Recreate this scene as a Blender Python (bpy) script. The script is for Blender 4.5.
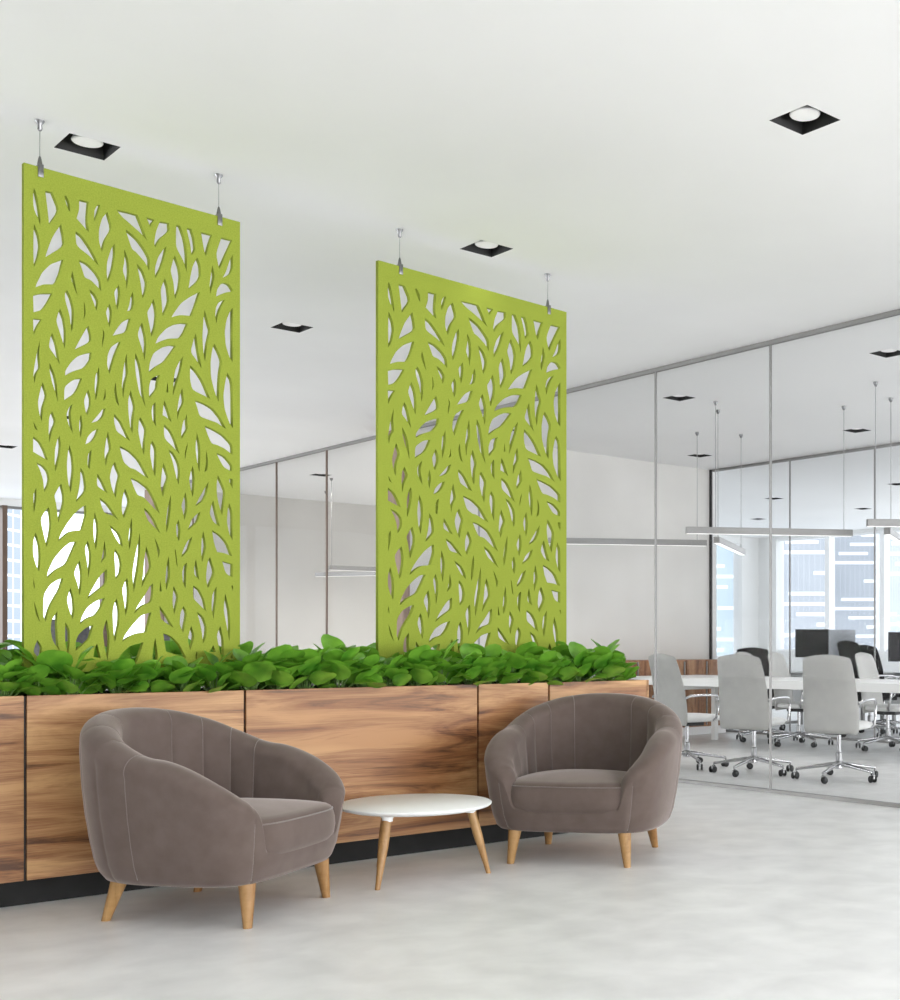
import bpy, bmesh, math, random
from mathutils import Vector, Matrix, geometry
for o in list(bpy.data.objects): bpy.data.objects.remove(o, do_unlink=True)
S = bpy.context.scene
C = S.collection
PI = math.pi
rnd = random.Random(7)

# ------------------------------------------------------------------ camera, light, exposure
H = 3.39                     # ceiling height
GX = 6.84                    # near glass partition
FX = 11.30                   # far glass partition
EX = 19.2                    # window wall on the right
NY = 21.33                   # window wall far left
YAW = math.radians(46.0159318220483)
FPX = 1240.2197
cam = bpy.data.cameras.new('camera'); co = bpy.data.objects.new('camera', cam); C.objects.link(co)
co.location = (0, 0, 1.1); co.rotation_euler = (PI/2, 0, YAW - PI/2)
cam.sensor_fit = 'HORIZONTAL'; cam.sensor_width = 36; cam.lens = FPX/900*36
cam.shift_x = (450-700)/900; cam.shift_y = (646-500)/900
cam.clip_start = 0.05; cam.clip_end = 1000
S.camera = co
S.view_settings.view_transform = 'Standard'; S.view_settings.look = 'None'
S.view_settings.gamma = 1; S.view_settings.use_curve_mapping = False
S.view_settings.exposure = 0.0
S.cycles.use_denoising = True
S.cycles.max_bounces = 10; S.cycles.diffuse_bounces = 6; S.cycles.glossy_bounces = 5
S.cycles.transparent_max_bounces = 24; S.cycles.transmission_bounces = 8
S.cycles.caustics_reflective = False; S.cycles.caustics_refractive = False
S.cycles.sample_clamp_indirect = 6
w = bpy.data.worlds.new('sky'); S.world = w; w.use_nodes = True
bg = w.node_tree.nodes['Background']; bg.inputs[0].default_value = (0.90, 0.95, 1.0, 1); bg.inputs[1].default_value = 2.4

def area(name, loc, rot, sx, sy, power, col=(1, 1, 1)):
    l = bpy.data.lights.new(name, 'AREA'); l.shape = 'RECTANGLE'; l.size = sx; l.size_y = sy; l.energy = power; l.color = col
    o = bpy.data.objects.new(name, l); C.objects.link(o); o.location = loc; o.rotation_euler = rot
    return o
# daylight through the glazed side behind the viewer and the window wall on the right, past the frame
area('daylight_south', (7.5, -6.8, 1.2), (PI/2+0.55, 0, 0), 21, 2.6, 1090, (1.0, 0.983, 0.96))
area('daylight_east', (19.0, 2.9, 1.9), (PI/2+0.5, 0, PI/2), 19.5, 1.9, 300, (1.0, 0.995, 0.99))
area('fill_north_west', (-6.9, 15.5, 1.5), (PI/2+0.4, 0, -PI/2), 10, 2.4, 1150, (0.98, 0.99, 1.0))  # added fill for the dim far-left ceiling; no window in that wall

# ------------------------------------------------------------------ materials
def mat(name, col=(0.8, 0.8, 0.8), rough=0.5, metal=0.0, **kw):
    m = bpy.data.materials.new(name); m.use_nodes = True
    b = m.node_tree.nodes['Principled BSDF']
    b.inputs['Base Color'].default_value = (*col, 1); b.inputs['Roughness'].default_value = rough; b.inputs['Metallic'].default_value = metal
    for k, v in kw.items():
        k = k.replace('_', ' ')
        if k in b.inputs: b.inputs[k].default_value = v
    return m
def nd(m, t, **kw):
    n = m.node_tree.nodes.new(t)
    for k, v in kw.items():
        if hasattr(n, k): setattr(n, k, v)
    return n
def lk(m, a, b): m.node_tree.links.new(a, b)
def bsdf(m): return m.node_tree.nodes['Principled BSDF']
def noise_col(m, c1, c2, scale=5, detail=6, stretch=(1, 1, 1), lo=0.3, hi=0.7, bump=0.0, bscale=None, rough=None, dist=0.0):
    tc = nd(m, 'ShaderNodeTexCoord'); mp = nd(m, 'ShaderNodeMapping'); mp.inputs['Scale'].default_value = stretch
    lk(m, tc.outputs['Object'], mp.inputs['Vector'])
    n = nd(m, 'ShaderNodeTexNoise'); n.inputs['Scale'].default_value = scale; n.inputs['Detail'].default_value = detail
    n.inputs['Distortion'].default_value = dist
    lk(m, mp.outputs[0], n.inputs['Vector'])
    r = nd(m, 'ShaderNodeValToRGB'); r.color_ramp.elements[0].position = lo; r.color_ramp.elements[1].position = hi
    r.color_ramp.elements[0].color = (*c1, 1); r.color_ramp.elements[1].color = (*c2, 1)
    lk(m, n.outputs['Fac'], r.inputs[0]); lk(m, r.outputs[0], bsdf(m).inputs['Base Color'])
    if bump:
        n2 = nd(m, 'ShaderNodeTexNoise'); n2.inputs['Scale'].default_value = bscale or scale*4; n2.inputs['Detail'].default_value = 4
        lk(m, mp.outputs[0], n2.inputs['Vector'])
        bp = nd(m, 'ShaderNodeBump'); bp.inputs['Strength'].default_value = bump; bp.inputs['Distance'].default_value = 0.01
        lk(m, n2.outputs['Fac'], bp.inputs['Height']); lk(m, bp.outputs[0], bsdf(m).inputs['Normal'])
    if rough:
        mr = nd(m, 'ShaderNodeMapRange'); mr.inputs[3].default_value = rough[0]; mr.inputs[4].default_value = rough[1]
        lk(m, n.outputs['Fac'], mr.inputs[0]); lk(m, mr.outputs[0], bsdf(m).inputs['Roughness'])
    return m

M = {}
M['ceiling'] = noise_col(mat('ceiling_plaster', rough=0.9), (0.84, 0.84, 0.84), (0.88, 0.88, 0.88), 0.8, 5)
M['floor'] = noise_col(mat('floor_concrete', rough=0.3), (0.70, 0.70, 0.695), (0.84, 0.84, 0.835), 4.2, 15, lo=0.28, hi=0.66, bump=0.02, bscale=60, rough=(0.33, 0.42), dist=0.25)
M['wall'] = noise_col(mat('wall_plaster', rough=0.85), (0.66, 0.645, 0.62), (0.74, 0.725, 0.70), 1.2, 8, bump=0.04, bscale=25)
M['white_wall'] = noise_col(mat('wall_white_paint', rough=0.8), (0.80, 0.80, 0.79), (0.84, 0.84, 0.83), 1.5, 5)
M['taupe'] = noise_col(mat('taupe_cladding', rough=0.6), (0.22, 0.15, 0.12), (0.33, 0.24, 0.19), 2.0, 6, (6, 6, 0.5))
M['bronze'] = mat('bronze_metal', (0.16, 0.11, 0.085), 0.4, 0.6)
M['steel'] = noise_col(mat('brushed_steel', rough=0.3, metal=1.0), (0.17, 0.17, 0.175), (0.24, 0.24, 0.245), 30, 2, (1, 1, 0.05))
M['rail'] = mat('rail_aluminium', (0.27, 0.265, 0.26), 0.45, 0.5)
M['chrome'] = mat('chrome', (0.52, 0.52, 0.53), 0.14, 1.0)
M['black'] = noise_col(mat('black_plastic', rough=0.5), (0.012, 0.012, 0.013), (0.02, 0.02, 0.021), 20, 2)
M['plinth'] = noise_col(mat('plinth_black', rough=0.6, Specular_IOR_Level=0.15), (0.014, 0.014, 0.014), (0.02, 0.02, 0.02), 9, 2)
M['white_lacquer'] = mat('white_lacquer', (0.91, 0.915, 0.92), 0.4, Specular_IOR_Level=0.25)
M['white_table'] = noise_col(mat('white_laminate', rough=0.35), (0.82, 0.82, 0.81), (0.86, 0.86, 0.85), 4, 2)
M['pale_leather'] = noise_col(mat('pale_leather', rough=0.55), (0.39, 0.385, 0.37), (0.45, 0.445, 0.425), 7, 5, bump=0.05, bscale=90)
M['white_leather'] = noise_col(mat('white_leather', rough=0.5), (0.72, 0.72, 0.71), (0.79, 0.79, 0.78), 7, 5, bump=0.05, bscale=90)
M['grey_fabric'] = noise_col(mat('grey_fabric', rough=0.9), (0.10, 0.10, 0.105), (0.15, 0.15, 0.155), 40, 3)
M['black_fabric'] = noise_col(mat('black_fabric', rough=0.9, Specular_IOR_Level=0.1), (0.018, 0.018, 0.019), (0.032, 0.031, 0.03), 40, 3)
M['lamp_shell'] = mat('recess_black', (0.006, 0.006, 0.006), 0.6)
M['pendant'] = noise_col(mat('pendant_aluminium', rough=0.45, metal=0.3), (0.30, 0.295, 0.29), (0.34, 0.335, 0.33), 3, 2)
M['soil'] = noise_col(mat('potting_soil', rough=1.0), (0.012, 0.009, 0.006), (0.05, 0.035, 0.025), 40, 5, bump=0.6, bscale=60)
M['screen'] = mat('screen_glass', (0.008, 0.008, 0.009), 0.35, Specular_IOR_Level=0.15)
M['silver'] = noise_col(mat('silver_casing', rough=0.4, metal=0.5), (0.25, 0.265, 0.285), (0.32, 0.335, 0.36), 3, 2)
M['grey_desk'] = noise_col(mat('grey_laminate', rough=0.5), (0.36, 0.36, 0.355), (0.43, 0.43, 0.42), 6, 3)
M['cable'] = mat('steel_wire', (0.36, 0.36, 0.36), 0.4, 0.7)

def emis(name, col, st):
    m = bpy.data.materials.new(name); m.use_nodes = True; nt = m.node_tree
    b = nt.nodes['Principled BSDF']; b.inputs['Base Color'].default_value = (0.8, 0.8, 0.8, 1); b.inputs['Roughness'].default_value = 0.4
    b.inputs['Emission Color'].default_value = (*col, 1); b.inputs['Emission Strength'].default_value = st
    return m
M['led'] = emis('led_diffuser', (1, 0.98, 0.95), 1.0)
M['bulb'] = emis('lamp_bulb', (1, 0.98, 0.94), 0.22)

def glass(name, tint=(0.93, 0.94, 0.94), refl=0.9):
    m = bpy.data.materials.new(name); m.use_nodes = True; nt = m.node_tree; nt.nodes.remove(nt.nodes['Principled BSDF'])
    out = nt.nodes['Material Output']
    t = nt.nodes.new('ShaderNodeBsdfTransparent'); t.inputs[0].default_value = (*tint, 1)
    g = nt.nodes.new('ShaderNodeBsdfGlossy'); g.inputs['Roughness'].default_value = 0.02; g.inputs[0].default_value = (refl, refl, refl, 1)
    lw = nt.nodes.new('ShaderNodeLayerWeight'); lw.inputs[0].default_value = 0.5
    pw = nt.nodes.new('ShaderNodeMath'); pw.operation = 'POWER'; pw.inputs[1].default_value = 5.0; nt.links.new(lw.outputs['Facing'], pw.inputs[0])
    f = nt.nodes.new('ShaderNodeMath'); f.operation = 'MULTIPLY_ADD'; f.inputs[1].default_value = 0.8; f.inputs[2].default_value = 0.004; nt.links.new(pw.outputs[0], f.inputs[0])
    mx = nt.nodes.new('ShaderNodeMixShader')
    nt.links.new(f.outputs[0], mx.inputs[0]); nt.links.new(t.outputs[0], mx.inputs[1]); nt.links.new(g.outputs[0], mx.inputs[2])
    nt.links.new(mx.outputs[0], out.inputs[0])
    return m
M['glass'] = glass('partition_glass', (0.955, 0.958, 0.96), 0.2)
M['window_glass'] = glass('window_glass', (0.98, 0.99, 1.0), 0.3)

# walnut with horizontal flame grain
def wood(name, dark, mid, light, scale=(0.55, 1, 5.0), rough=0.42, seedscale=30.0):
    m = mat(name, rough=rough)
    tc = nd(m, 'ShaderNodeTexCoord'); oi = nd(m, 'ShaderNodeObjectInfo')
    ml = nd(m, 'ShaderNodeMath', operation='MULTIPLY'); ml.inputs[1].default_value = seedscale
    lk(m, oi.outputs['Random'], ml.inputs[0])
    ad = nd(m, 'ShaderNodeVectorMath', operation='ADD'); lk(m, tc.outputs['Object'], ad.inputs[0]); lk(m, ml.outputs[0], ad.inputs[1])
    mp = nd(m, 'ShaderNodeMapping'); mp.inputs['Scale'].default_value = scale; lk(m, ad.outputs[0], mp.inputs['Vector'])
    n0 = nd(m, 'ShaderNodeTexNoise'); n0.inputs['Scale'].default_value = 0.9; n0.inputs['Detail'].default_value = 3; lk(m, mp.outputs[0], n0.inputs['Vector'])
    n1 = nd(m, 'ShaderNodeTexNoise'); n1.inputs['Scale'].default_value = 1.9; n1.inputs['Detail'].default_value = 10; n1.inputs['Roughness'].default_value = 0.62; n1.inputs['Distortion'].default_value = 1.1
    lk(m, mp.outputs[0], n1.inputs['Vector'])
    mp2 = nd(m, 'ShaderNodeMapping'); mp2.inputs['Scale'].default_value = (1.5, 1, 26); lk(m, mp.outputs[0], mp2.inputs['Vector'])
    n2 = nd(m, 'ShaderNodeTexNoise'); n2.inputs['Scale'].default_value = 2.0; n2.inputs['Detail'].default_value = 4; lk(m, mp2.outputs[0], n2.inputs['Vector'])
    r = nd(m, 'ShaderNodeValToRGB'); e = r.color_ramp.elements
    e[0].position = 0.33; e[0].color = (*dark, 1); e[1].position = 0.61; e[1].color = (*light, 1)
    x = e.new(0.43); x.color = (*mid, 1)
    x = e.new(0.52); x.color = tuple((a+b)/2 for a, b in zip(mid, light)) + (1,)
    ax = nd(m, 'ShaderNodeMath', operation='MULTIPLY_ADD'); ax.inputs[1].default_value = 0.22; ax.inputs[2].default_value = -0.11
    lk(m, n2.outputs['Fac'], ax.inputs[0])
    sm = nd(m, 'ShaderNodeMath', operation='ADD'); lk(m, n1.outputs['Fac'], sm.inputs[0]); lk(m, ax.outputs[0], sm.inputs[1])
    lk(m, sm.outputs[0], r.inputs[0])
    mx = nd(m, 'ShaderNodeMix', data_type='RGBA', blend_type='MULTIPLY'); mx.inputs[0].default_value = 0.62
    r2 = nd(m, 'ShaderNodeValToRGB'); r2.color_ramp.elements[0].position = 0.35; r2.color_ramp.elements[0].color = (0.50, 0.34, 0.24, 1); r2.color_ramp.elements[1].position = 0.6
    r2.color_ramp.elements[1].color = (1, 1, 1, 1)
    lk(m, n0.outputs['Fac'], r2.inputs[0]); lk(m, r.outputs[0], mx.inputs[6]); lk(m, r2.outputs[0], mx.inputs[7])
    lk(m, mx.outputs[2], bsdf(m).inputs['Base Color'])
    return m
M['walnut'] = wood('walnut_veneer', (0.11, 0.045, 0.018), (0.34, 0.155, 0.06), (0.61, 0.355, 0.16))
M['walnut_v'] = wood('walnut_upright', (0.12, 0.055, 0.025), (0.28, 0.13, 0.06), (0.44, 0.24, 0.12), (7, 7, 0.6))
M['ash'] = wood('ash_wood', (0.22, 0.11, 0.035), (0.36, 0.20, 0.07), (0.48, 0.29, 0.12), (6, 6, 1.2), 0.4)

def velvet():
    m = mat('taupe_velvet', (0.15, 0.118, 0.108), 0.85)
    noise_col(m, (0.110, 0.082, 0.071), (0.134, 0.102, 0.090), 14, 5, bump=0.05, bscale=350)
    b = bsdf(m); b.inputs['Sheen Weight'].default_value = 0.55; b.inputs['Sheen Roughness'].default_value = 0.4
    b.inputs['Sheen Tint'].default_value = (0.9, 0.8, 0.76, 1); b.inputs['Specular IOR Level'].default_value = 0.15
    return m
M['velvet'] = velvet()
M['velvet_piping'] = noise_col(mat('velvet_piping', rough=0.85, Sheen_Weight=0.6), (0.145, 0.113, 0.10), (0.18, 0.143, 0.127), 60, 3)  # lighter than the velvet: seam highlights put into the colour
def felt():
    m = mat('green_felt', rough=0.95)
    noise_col(m, (0.235, 0.29, 0.036), (0.30, 0.355, 0.055), 160, 4, bump=0.08, bscale=700)
    bsdf(m).inputs['Specular IOR Level'].default_value = 0.1
    return m
M['felt'] = felt()
def leafmat():
    m = mat('green_leaf', rough=0.34)
    noise_col(m, (0.05, 0.19, 0.015), (0.25, 0.52, 0.055), 8, 4, lo=0.34, hi=0.68)
    nt = m.node_tree; tr = nt.nodes.new('ShaderNodeBsdfTranslucent'); tr.inputs[0].default_value = (0.24, 0.55, 0.05, 1)
    mx = nt.nodes.new('ShaderNodeMixShader'); mx.inputs[0].default_value = 0.28
    nt.links.new(bsdf(m).outputs[0], mx.inputs[1]); nt.links.new(tr.outputs[0], mx.inputs[2])
    nt.links.new(mx.outputs[0], nt.nodes['Material Output'].inputs[0])
    return m
M['leaf'] = leafmat()
M['stem'] = mat('green_stem', (0.12, 0.22, 0.05), 0.6)

def facade(name, base, base2, strip, cell=(3.0, 1.2), thr=0.6, ribs=0.0, bf=0.34):
    """far tower: glass rows with paler strips of random length"""
    m = mat(name, rough=0.6)
    tc = nd(m, 'ShaderNodeTexCoord'); sp = nd(m, 'ShaderNodeSeparateXYZ'); lk(m, tc.outputs['Object'], sp.inputs[0])
    def mth(op, a, b=None, c=None):
        n = nd(m, 'ShaderNodeMath', operation=op)
        for i, v in enumerate((a, b, c)):
            if v is None: continue
            if isinstance(v, (int, float)): n.inputs[i].default_value = v
            else: lk(m, v, n.inputs[i])
        return n.outputs[0]
    hor = mth('ADD', sp.outputs[0], sp.outputs[1])
    u = mth('DIVIDE', hor, cell[0]); v = mth('DIVIDE', sp.outputs[2], cell[1])
    fv = mth('FLOOR', v); sh = mth('MULTIPLY', mth('FRACT', mth('MULTIPLY', fv, 0.618)), 1.0)
    us = mth('ADD', u, sh); fu = mth('FLOOR', us)
    cb = nd(m, 'ShaderNodeCombineXYZ'); lk(m, fu, cb.inputs[0]); lk(m, fv, cb.inputs[1])
    wn = nd(m, 'ShaderNodeTexWhiteNoise'); lk(m, cb.outputs[0], wn.inputs[0])
    on = mth('GREATER_THAN', wn.outputs['Value'], thr)
    band = mth('LESS_THAN', mth('FRACT', v), bf)
    k = mth('MULTIPLY', on, band)
    fine = mth('LESS_THAN', mth('FRACT', mth('DIVIDE', hor, cell[0]/6)), 0.16)
    k2 = mth('MULTIPLY', fine, ribs)
    ns = nd(m, 'ShaderNodeTexNoise'); ns.inputs['Scale'].default_value = 0.25; lk(m, tc.outputs['Object'], ns.inputs['Vector'])
    m1 = nd(m, 'ShaderNodeMix', data_type='RGBA'); m1.inputs[6].default_value = (*base, 1); m1.inputs[7].default_value = (*base2, 1); lk(m, ns.outputs['Fac'], m1.inputs[0])
    m2 = nd(m, 'ShaderNodeMix', data_type='RGBA'); lk(m, mth('MAXIMUM', k, k2), m2.inputs[0]); lk(m, m1.outputs[2], m2.inputs[6]); m2.inputs[7].default_value = (*strip, 1)
    lk(m, m2.outputs[2], bsdf(m).inputs['Base Color'])
    return m

# ------------------------------------------------------------------ mesh helpers
class MB:
    def __init__(s): s.v = []; s.f = []
    def add(s, vs, fs):
        b = len(s.v); s.v += [tuple(p) for p in vs]; s.f += [tuple(i+b for i in f) for f in fs]; return s
    def box(s, x0, x1, y0, y1, z0, z1):
        if x0 > x1: x0, x1 = x1, x0
        if y0 > y1: y0, y1 = y1, y0
        if z0 > z1: z0, z1 = z1, z0
        v = [(x, y, z) for z in (z0, z1) for y in (y0, y1) for x in (x0, x1)]
        return s.add(v, [(0, 2, 3, 1), (4, 5, 7, 6), (0, 1, 5, 4), (2, 6, 7, 3), (0, 4, 6, 2), (1, 3, 7, 5)])
    def tube(s, pts, r, n=12, cap=True):
        pts = [Vector(p) for p in pts]; rs = r if isinstance(r, (list, tuple)) else [r]*len(pts)
        rings = []; up = None
        for i, p in enumerate(pts):
            t = (pts[min(i+1, len(pts)-1)]-pts[max(i-1, 0)]).normalized()
            if up is None:
                up = Vector((0, 0, 1)) if abs(t.z) < 0.9 else Vector((1, 0, 0))
            a = t.cross(up)
            if a.length < 1e-4: a = t.cross(Vector((0, 1, 0)))
            a.normalize(); up = a.cross(t).normalized()
            rings.append([p+a*math.cos(2*PI*k/n)*rs[i]+up*math.sin(2*PI*k/n)*rs[i] for k in range(n)])
        v = [q for R_ in rings for q in R_]; f = []
        for i in range(len(pts)-1):
            for k in range(n):
                f.append((i*n+k, i*n+(k+1) % n, (i+1)*n+(k+1) % n, (i+1)*n+k))
        if cap: f.append(tuple(range(n))[::-1]); f.append(tuple((len(pts)-1)*n+k for k in range(n)))
        return s.add(v, f)
    def lathe(s, prof, c=(0, 0, 0), n=32):
        v = []; f = []
        for (r, z) in prof:
            for k in range(n): v.append((c[0]+r*math.cos(2*PI*k/n), c[1]+r*math.sin(2*PI*k/n), c[2]+z))
        for i in range(len(prof)-1):
            for k in range(n): f.append((i*n+k, i*n+(k+1) % n, (i+1)*n+(k+1) % n, (i+1)*n+k))
        f.append(tuple(range(n))[::-1]); f.append(tuple((len(prof)-1)*n+k for k in range(n)))
        return s.add(v, f)
    def grid(s, rows, closed_u=False, closed_v=False):
        nu = len(rows); nv = len(rows[0]); v = [p for r_ in rows for p in r_]; f = []
        for i in range(nu if closed_u else nu-1):
            for j in range(nv if closed_v else nv-1):
                f.append((i*nv+j, i*nv+(j+1) % nv, ((i+1) % nu)*nv+(j+1) % nv, ((i+1) % nu)*nv+j))
        return s.add(v, f)
    def xf(s, mtx): s.v = [tuple(mtx @ Vector(p)) for p in s.v]; return s
    def mesh(s, name, m=None, bevel=0, seg=2, smooth=None):
        me = bpy.data.meshes.new(name); me.from_pydata(s.v, [], s.f)
        bm = bmesh.new(); bm.from_mesh(me)
        bmesh.ops.remove_doubles(bm, verts=bm.verts, dist=1e-5)
        bmesh.ops.recalc_face_normals(bm, faces=bm.faces)
        if bevel:
            ed = [e for e in bm.edges if len(e.link_faces) == 2 and e.calc_face_angle(0) > 0.6]
            bmesh.ops.bevel(bm, geom=ed, offset=bevel, segments=seg, affect='EDGES', profile=0.5, clamp_overlap=True)
        bm.to_mesh(me); bm.free()
        if smooth is not None:
            for p in me.polygons: p.use_smooth = True
            if smooth < 180: me.set_sharp_from_angle(angle=math.radians(smooth))
        if m is not None: me.materials.append(M[m] if isinstance(m, str) else m)
        return me
    def build(s, name, m=None, parent=None, bevel=0, seg=2, smooth=None, label=None):
        o = bpy.data.objects.new(name, s.mesh(name, m, bevel, seg, smooth)); C.objects.link(o)
        if parent is not None: o.parent = parent
        if label: o['label'] = label
        return o
def B(*a): return MB().box(*a)
def tag(o, label=None, cat=None, group=None, kind=None):
    if label: o['label'] = label
    if cat: o['category'] = cat
    if group: o['group'] = group
    if kind: o['kind'] = kind
    return o
def thing(name, label, cat, loc=(0, 0, 0), rz=0, group=None):
    o = bpy.data.objects.new(name, None); C.objects.link(o); o.empty_display_size = 0.1
    o.location = loc; o.rotation_euler = (0, 0, rz); return tag(o, label, cat, group)
def struct(o): o['kind'] = 'structure'; return o
kids = {}
def copy_tree(o, parent=None):
    c = o.copy(); C.objects.link(c)
    if parent is not None: c.parent = parent
    for ch in o.children: copy_tree(ch, c)
    return c
def place(o, loc, rz, label, group=None):
    o.location = loc; o.rotation_euler = (0, 0, rz); tag(o, label, None, group); return o

# ------------------------------------------------------------------ the setting
FR = Vector((math.cos(YAW), math.sin(YAW))); RT = Vector((math.sin(YAW), -math.cos(YAW)))
def at(px, d):          # plan position seen in column px at distance d
    p = FR*d + RT*((px-700)/FPX*d); return p.x, p.y
LIGHTS = [(1.93, 6.05), (4.08, 3.57), (4.08, 6.0), (4.08, 8.45), (4.08, 10.86), (4.08, 13.32), (4.14, 15.79),
          (7.80, 5.955), (7.81, 8.37), (10.35, 8.325), (10.35, 10.73), (7.88, 15.48), (10.3, 15.45), (7.85, 13.05), (7.8, 10.78), (14.19, 10.68), (14.2, 13.06), (16.33, 13.0), (16.29, 15.37)]  # two meeting-room lights behind the right screen are added to brighten that room
HS = 0.11
def cells(lo, hi, cs):
    e = sorted([lo, hi] + [c-HS for c in cs] + [c+HS for c in cs]); return [x for i, x in enumerate(e) if i == 0 or x-e[i-1] > 1e-6]
xs = cells(-7.2, EX+0.3, {l[0] for l in LIGHTS}); ys = cells(-7.2, NY+0.3, {l[1] for l in LIGHTS})
cm = MB()
for i in range(len(xs)-1):
    for j in range(len(ys)-1):
        cx, cy = (xs[i]+xs[i+1])/2, (ys[j]+ys[j+1])/2
        if any(abs(cx-l[0]) < HS and abs(cy-l[1]) < HS for l in LIGHTS): continue
        cm.add([(xs[i], ys[j], H), (xs[i], ys[j+1], H), (xs[i+1], ys[j+1], H), (xs[i+1], ys[j], H)], [(0, 1, 2, 3)])
struct(cm.build('ceiling', 'ceiling'))
struct(B(-7.2, EX+0.3, -7.2, NY+0.3, -0.2, 0).build('floor', 'floor'))

wb = struct(B(GX+0.02, FX, 11.52, 11.90, 0, H).build('wall_conference_back', 'wall'))
struct(B(GX-0.06, GX+0.02, 11.50, 11.92, 0, H).build('trim_1', 'taupe'))
struct(B(FX-0.014, FX+0.014, 11.488, 11.52, 0, H).build('trim_2', 'black'))
struct(B(GX+0.02, FX, 18.25, 18.75, 0, H).build('wall_meeting_back', 'wall'))
struct(B(GX-0.06, GX+0.02, 18.23, 18.77, 0, H).build('trim_3', 'taupe'))
struct(B(FX, FX+0.12, 11.52, 18.1, 0, H).build('wall_meeting_side', 'white_wall'))
struct(B(-7.2, -7.0, -7.2, NY, 0, H).build('wall_left', 'white_wall'))  # unseen wall, added to block sky light from the left and bounce some

def window_wall(name, axis, c, a0, a1, sill, head, muls, mulmat, thick=0.25, out=1, solid=()):
    """wall with a ribbon window: axis 'x' = wall lies in plane x=c, runs along y"""
    def bx(u0, u1, z0, z1, t0=0, t1=thick, m=None):
        m = m or MB()
        if axis == 'x': return m.box(c+out*t0, c+out*t1, u0, u1, z0, z1)
        return m.box(u0, u1, c+out*t0, c+out*t1, z0, z1)
    m = MB(); bx(a0, a1, 0, sill, m=m); bx(a0, a1, head, H, m=m)
    for (u0, u1) in solid: bx(u0, u1, sill, head, m=m)
    wall = struct(m.build('wall_'+name, 'white_wall'))
    fr = MB(); bx(a0, a1, sill, sill+0.04, 0.06, 0.14, fr); bx(a0, a1, head-0.04, head, 0.06, 0.14, fr)
    return wall, fr, bx
# right window wall
wl, fr, bx = window_wall('right', 'x', EX, -7, 18.35, 0.99, 3.33, None, None, solid=[(17.60, 18.35)])
win = struct(fr.build('window_1', 'white_lacquer'))
k = 0
for c in [16.21-1.385*i for i in range(17)]:
    bx(c-0.055, c+0.055, 0.99, 3.33, 0.0, 0.18).build('mullion', 'white_lacquer', win)
struct(win)
bx(-7, 17.6, 1.03, 3.29, 0.095, 0.105).build('pane', 'window_glass', win)
# end window wall of the far office
wl, fr, bx = window_wall('far_end', 'y', 18.1, FX+0.12, EX, 0.86, 3.24, None, None, solid=[(18.69, EX)])
win = struct(fr.build('window_2', 'white_lacquer'))
for c in (13.3, 15.3, 17.3): bx(c-0.05, c+0.05, 0.86, 3.24, 0.0, 0.18).build('mullion', 'white_lacquer', win)
bx(FX+0.12, 18.69, 0.9, 3.2, 0.095, 0.105).build('pane', 'window_glass', win)
# window wall at the far left end of the lobby
wl, fr, bx = window_wall('far_left', 'y', NY, -7, 12.5, 0.95, 3.28, None, None)
win = struct(fr.build('window_3', 'rail'))
for i in range(-8, 5):
    c = 5.596+1.48*i
    bx(c-0.035, c+0.035, 0.95, 3.28, -0.03, 0.16).build('mullion', 'bronze', win)
bx(-7, 12.5, 0.99, 3.24, 0.095, 0.105).build('pane', 'window_glass', win)

# ------------------------------------------------------------------ glass partitions
def partition(label, x, y0, y1, posts, postmat='rail', pw=0.008):
    t = thing('glass_partition', label, 'partition', (x, y0, 0))
    L = y1-y0
    m = MB().box(-0.018, 0.018, 0, L, H-0.032, H-0.001); m.build('top_rail', 'rail', t)
    MB().box(-0.022, 0.022, 0, L, 0.0, 0.026).build('bottom_rail', 'rail', t)
    ps = sorted(posts)
    e = [y0]+ps+[y1]
    for i in range(len(e)-1):
        if e[i+1]-e[i] < 0.1: continue
        B(-0.006, 0.006, e[i]-y0+0.002, e[i+1]-y0-0.002, 0.026, H-0.032).build('glass_pane', 'glass', t)
    for p in ps: B(-0.007, 0.007, p-y0-pw, p-y0+pw, 0.026, H-0.032).build('mullion', postmat, t)
    return t
partition('frameless clear glass partition running behind the wooden planter to the right edge', GX, 1.16, 11.50, [6.325+1.288*i for i in range(-3, 4)])
partition('clear glass partition between the two green screens, seen far behind the planter', GX, 11.92, 18.23, [13.29, 14.58, 15.87, 17.15], 'bronze', 0.014)
partition('inner clear glass partition on the far side of the white conference table', FX, 1.0, 11.46, [10.127-1.30*i for i in range(-0, 7)])

# ------------------------------------------------------------------ long wooden planter
PY = 5.762
pl = thing('planter', 'long low walnut-clad planter box on a black plinth behind the armchairs', 'planter', (0.3, PY, 0))
SE = [-0.62, 0.30, 1.592, 2.546, 3.863, 4.349, 5.109]
SE[0] = 0.3; SE = sorted(set(SE))
B(0, 4.80, 0.022, 0.60, 0.104, 0.885).build('box_body', 'black', pl)
o = pl.children[0]
# hollow body: four walls and a bottom
me = MB(); me.box(0, 4.80, 0.020, 0.04, 0.104, 0.885); me.box(0, 4.80, 0.585, 0.605, 0.104, 0.885); me.box(0, 0.02, 0.04, 0.585, 0.104, 0.885); me.box(4.78, 4.80, 0.04, 0.585, 0.104, 0.885); me.box(0.02, 4.78, 0.04, 0.585, 0.104, 0.13)
o.data = me.mesh('box_body', 'black')
B(0.0, 4.78, 0.03, 0.575, 0.0, 0.104).build('plinth', 'plinth', pl)
for i in range(len(SE)-1):
    a, b_ = SE[i]-0.3, SE[i+1]-0.3
    B(a+(0.006 if i else 0), b_-0.006 if i < len(SE)-2 else b_, 0, 0.02, 0.106, 0.889).build('front_panel', 'walnut', pl, bevel=0.0015)
B(4.80, 4.82, 0.0, 0.605, 0.106, 0.889).build('end_panel', 'walnut', pl, bevel=0.0015)
sm = MB()
rows = []
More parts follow.
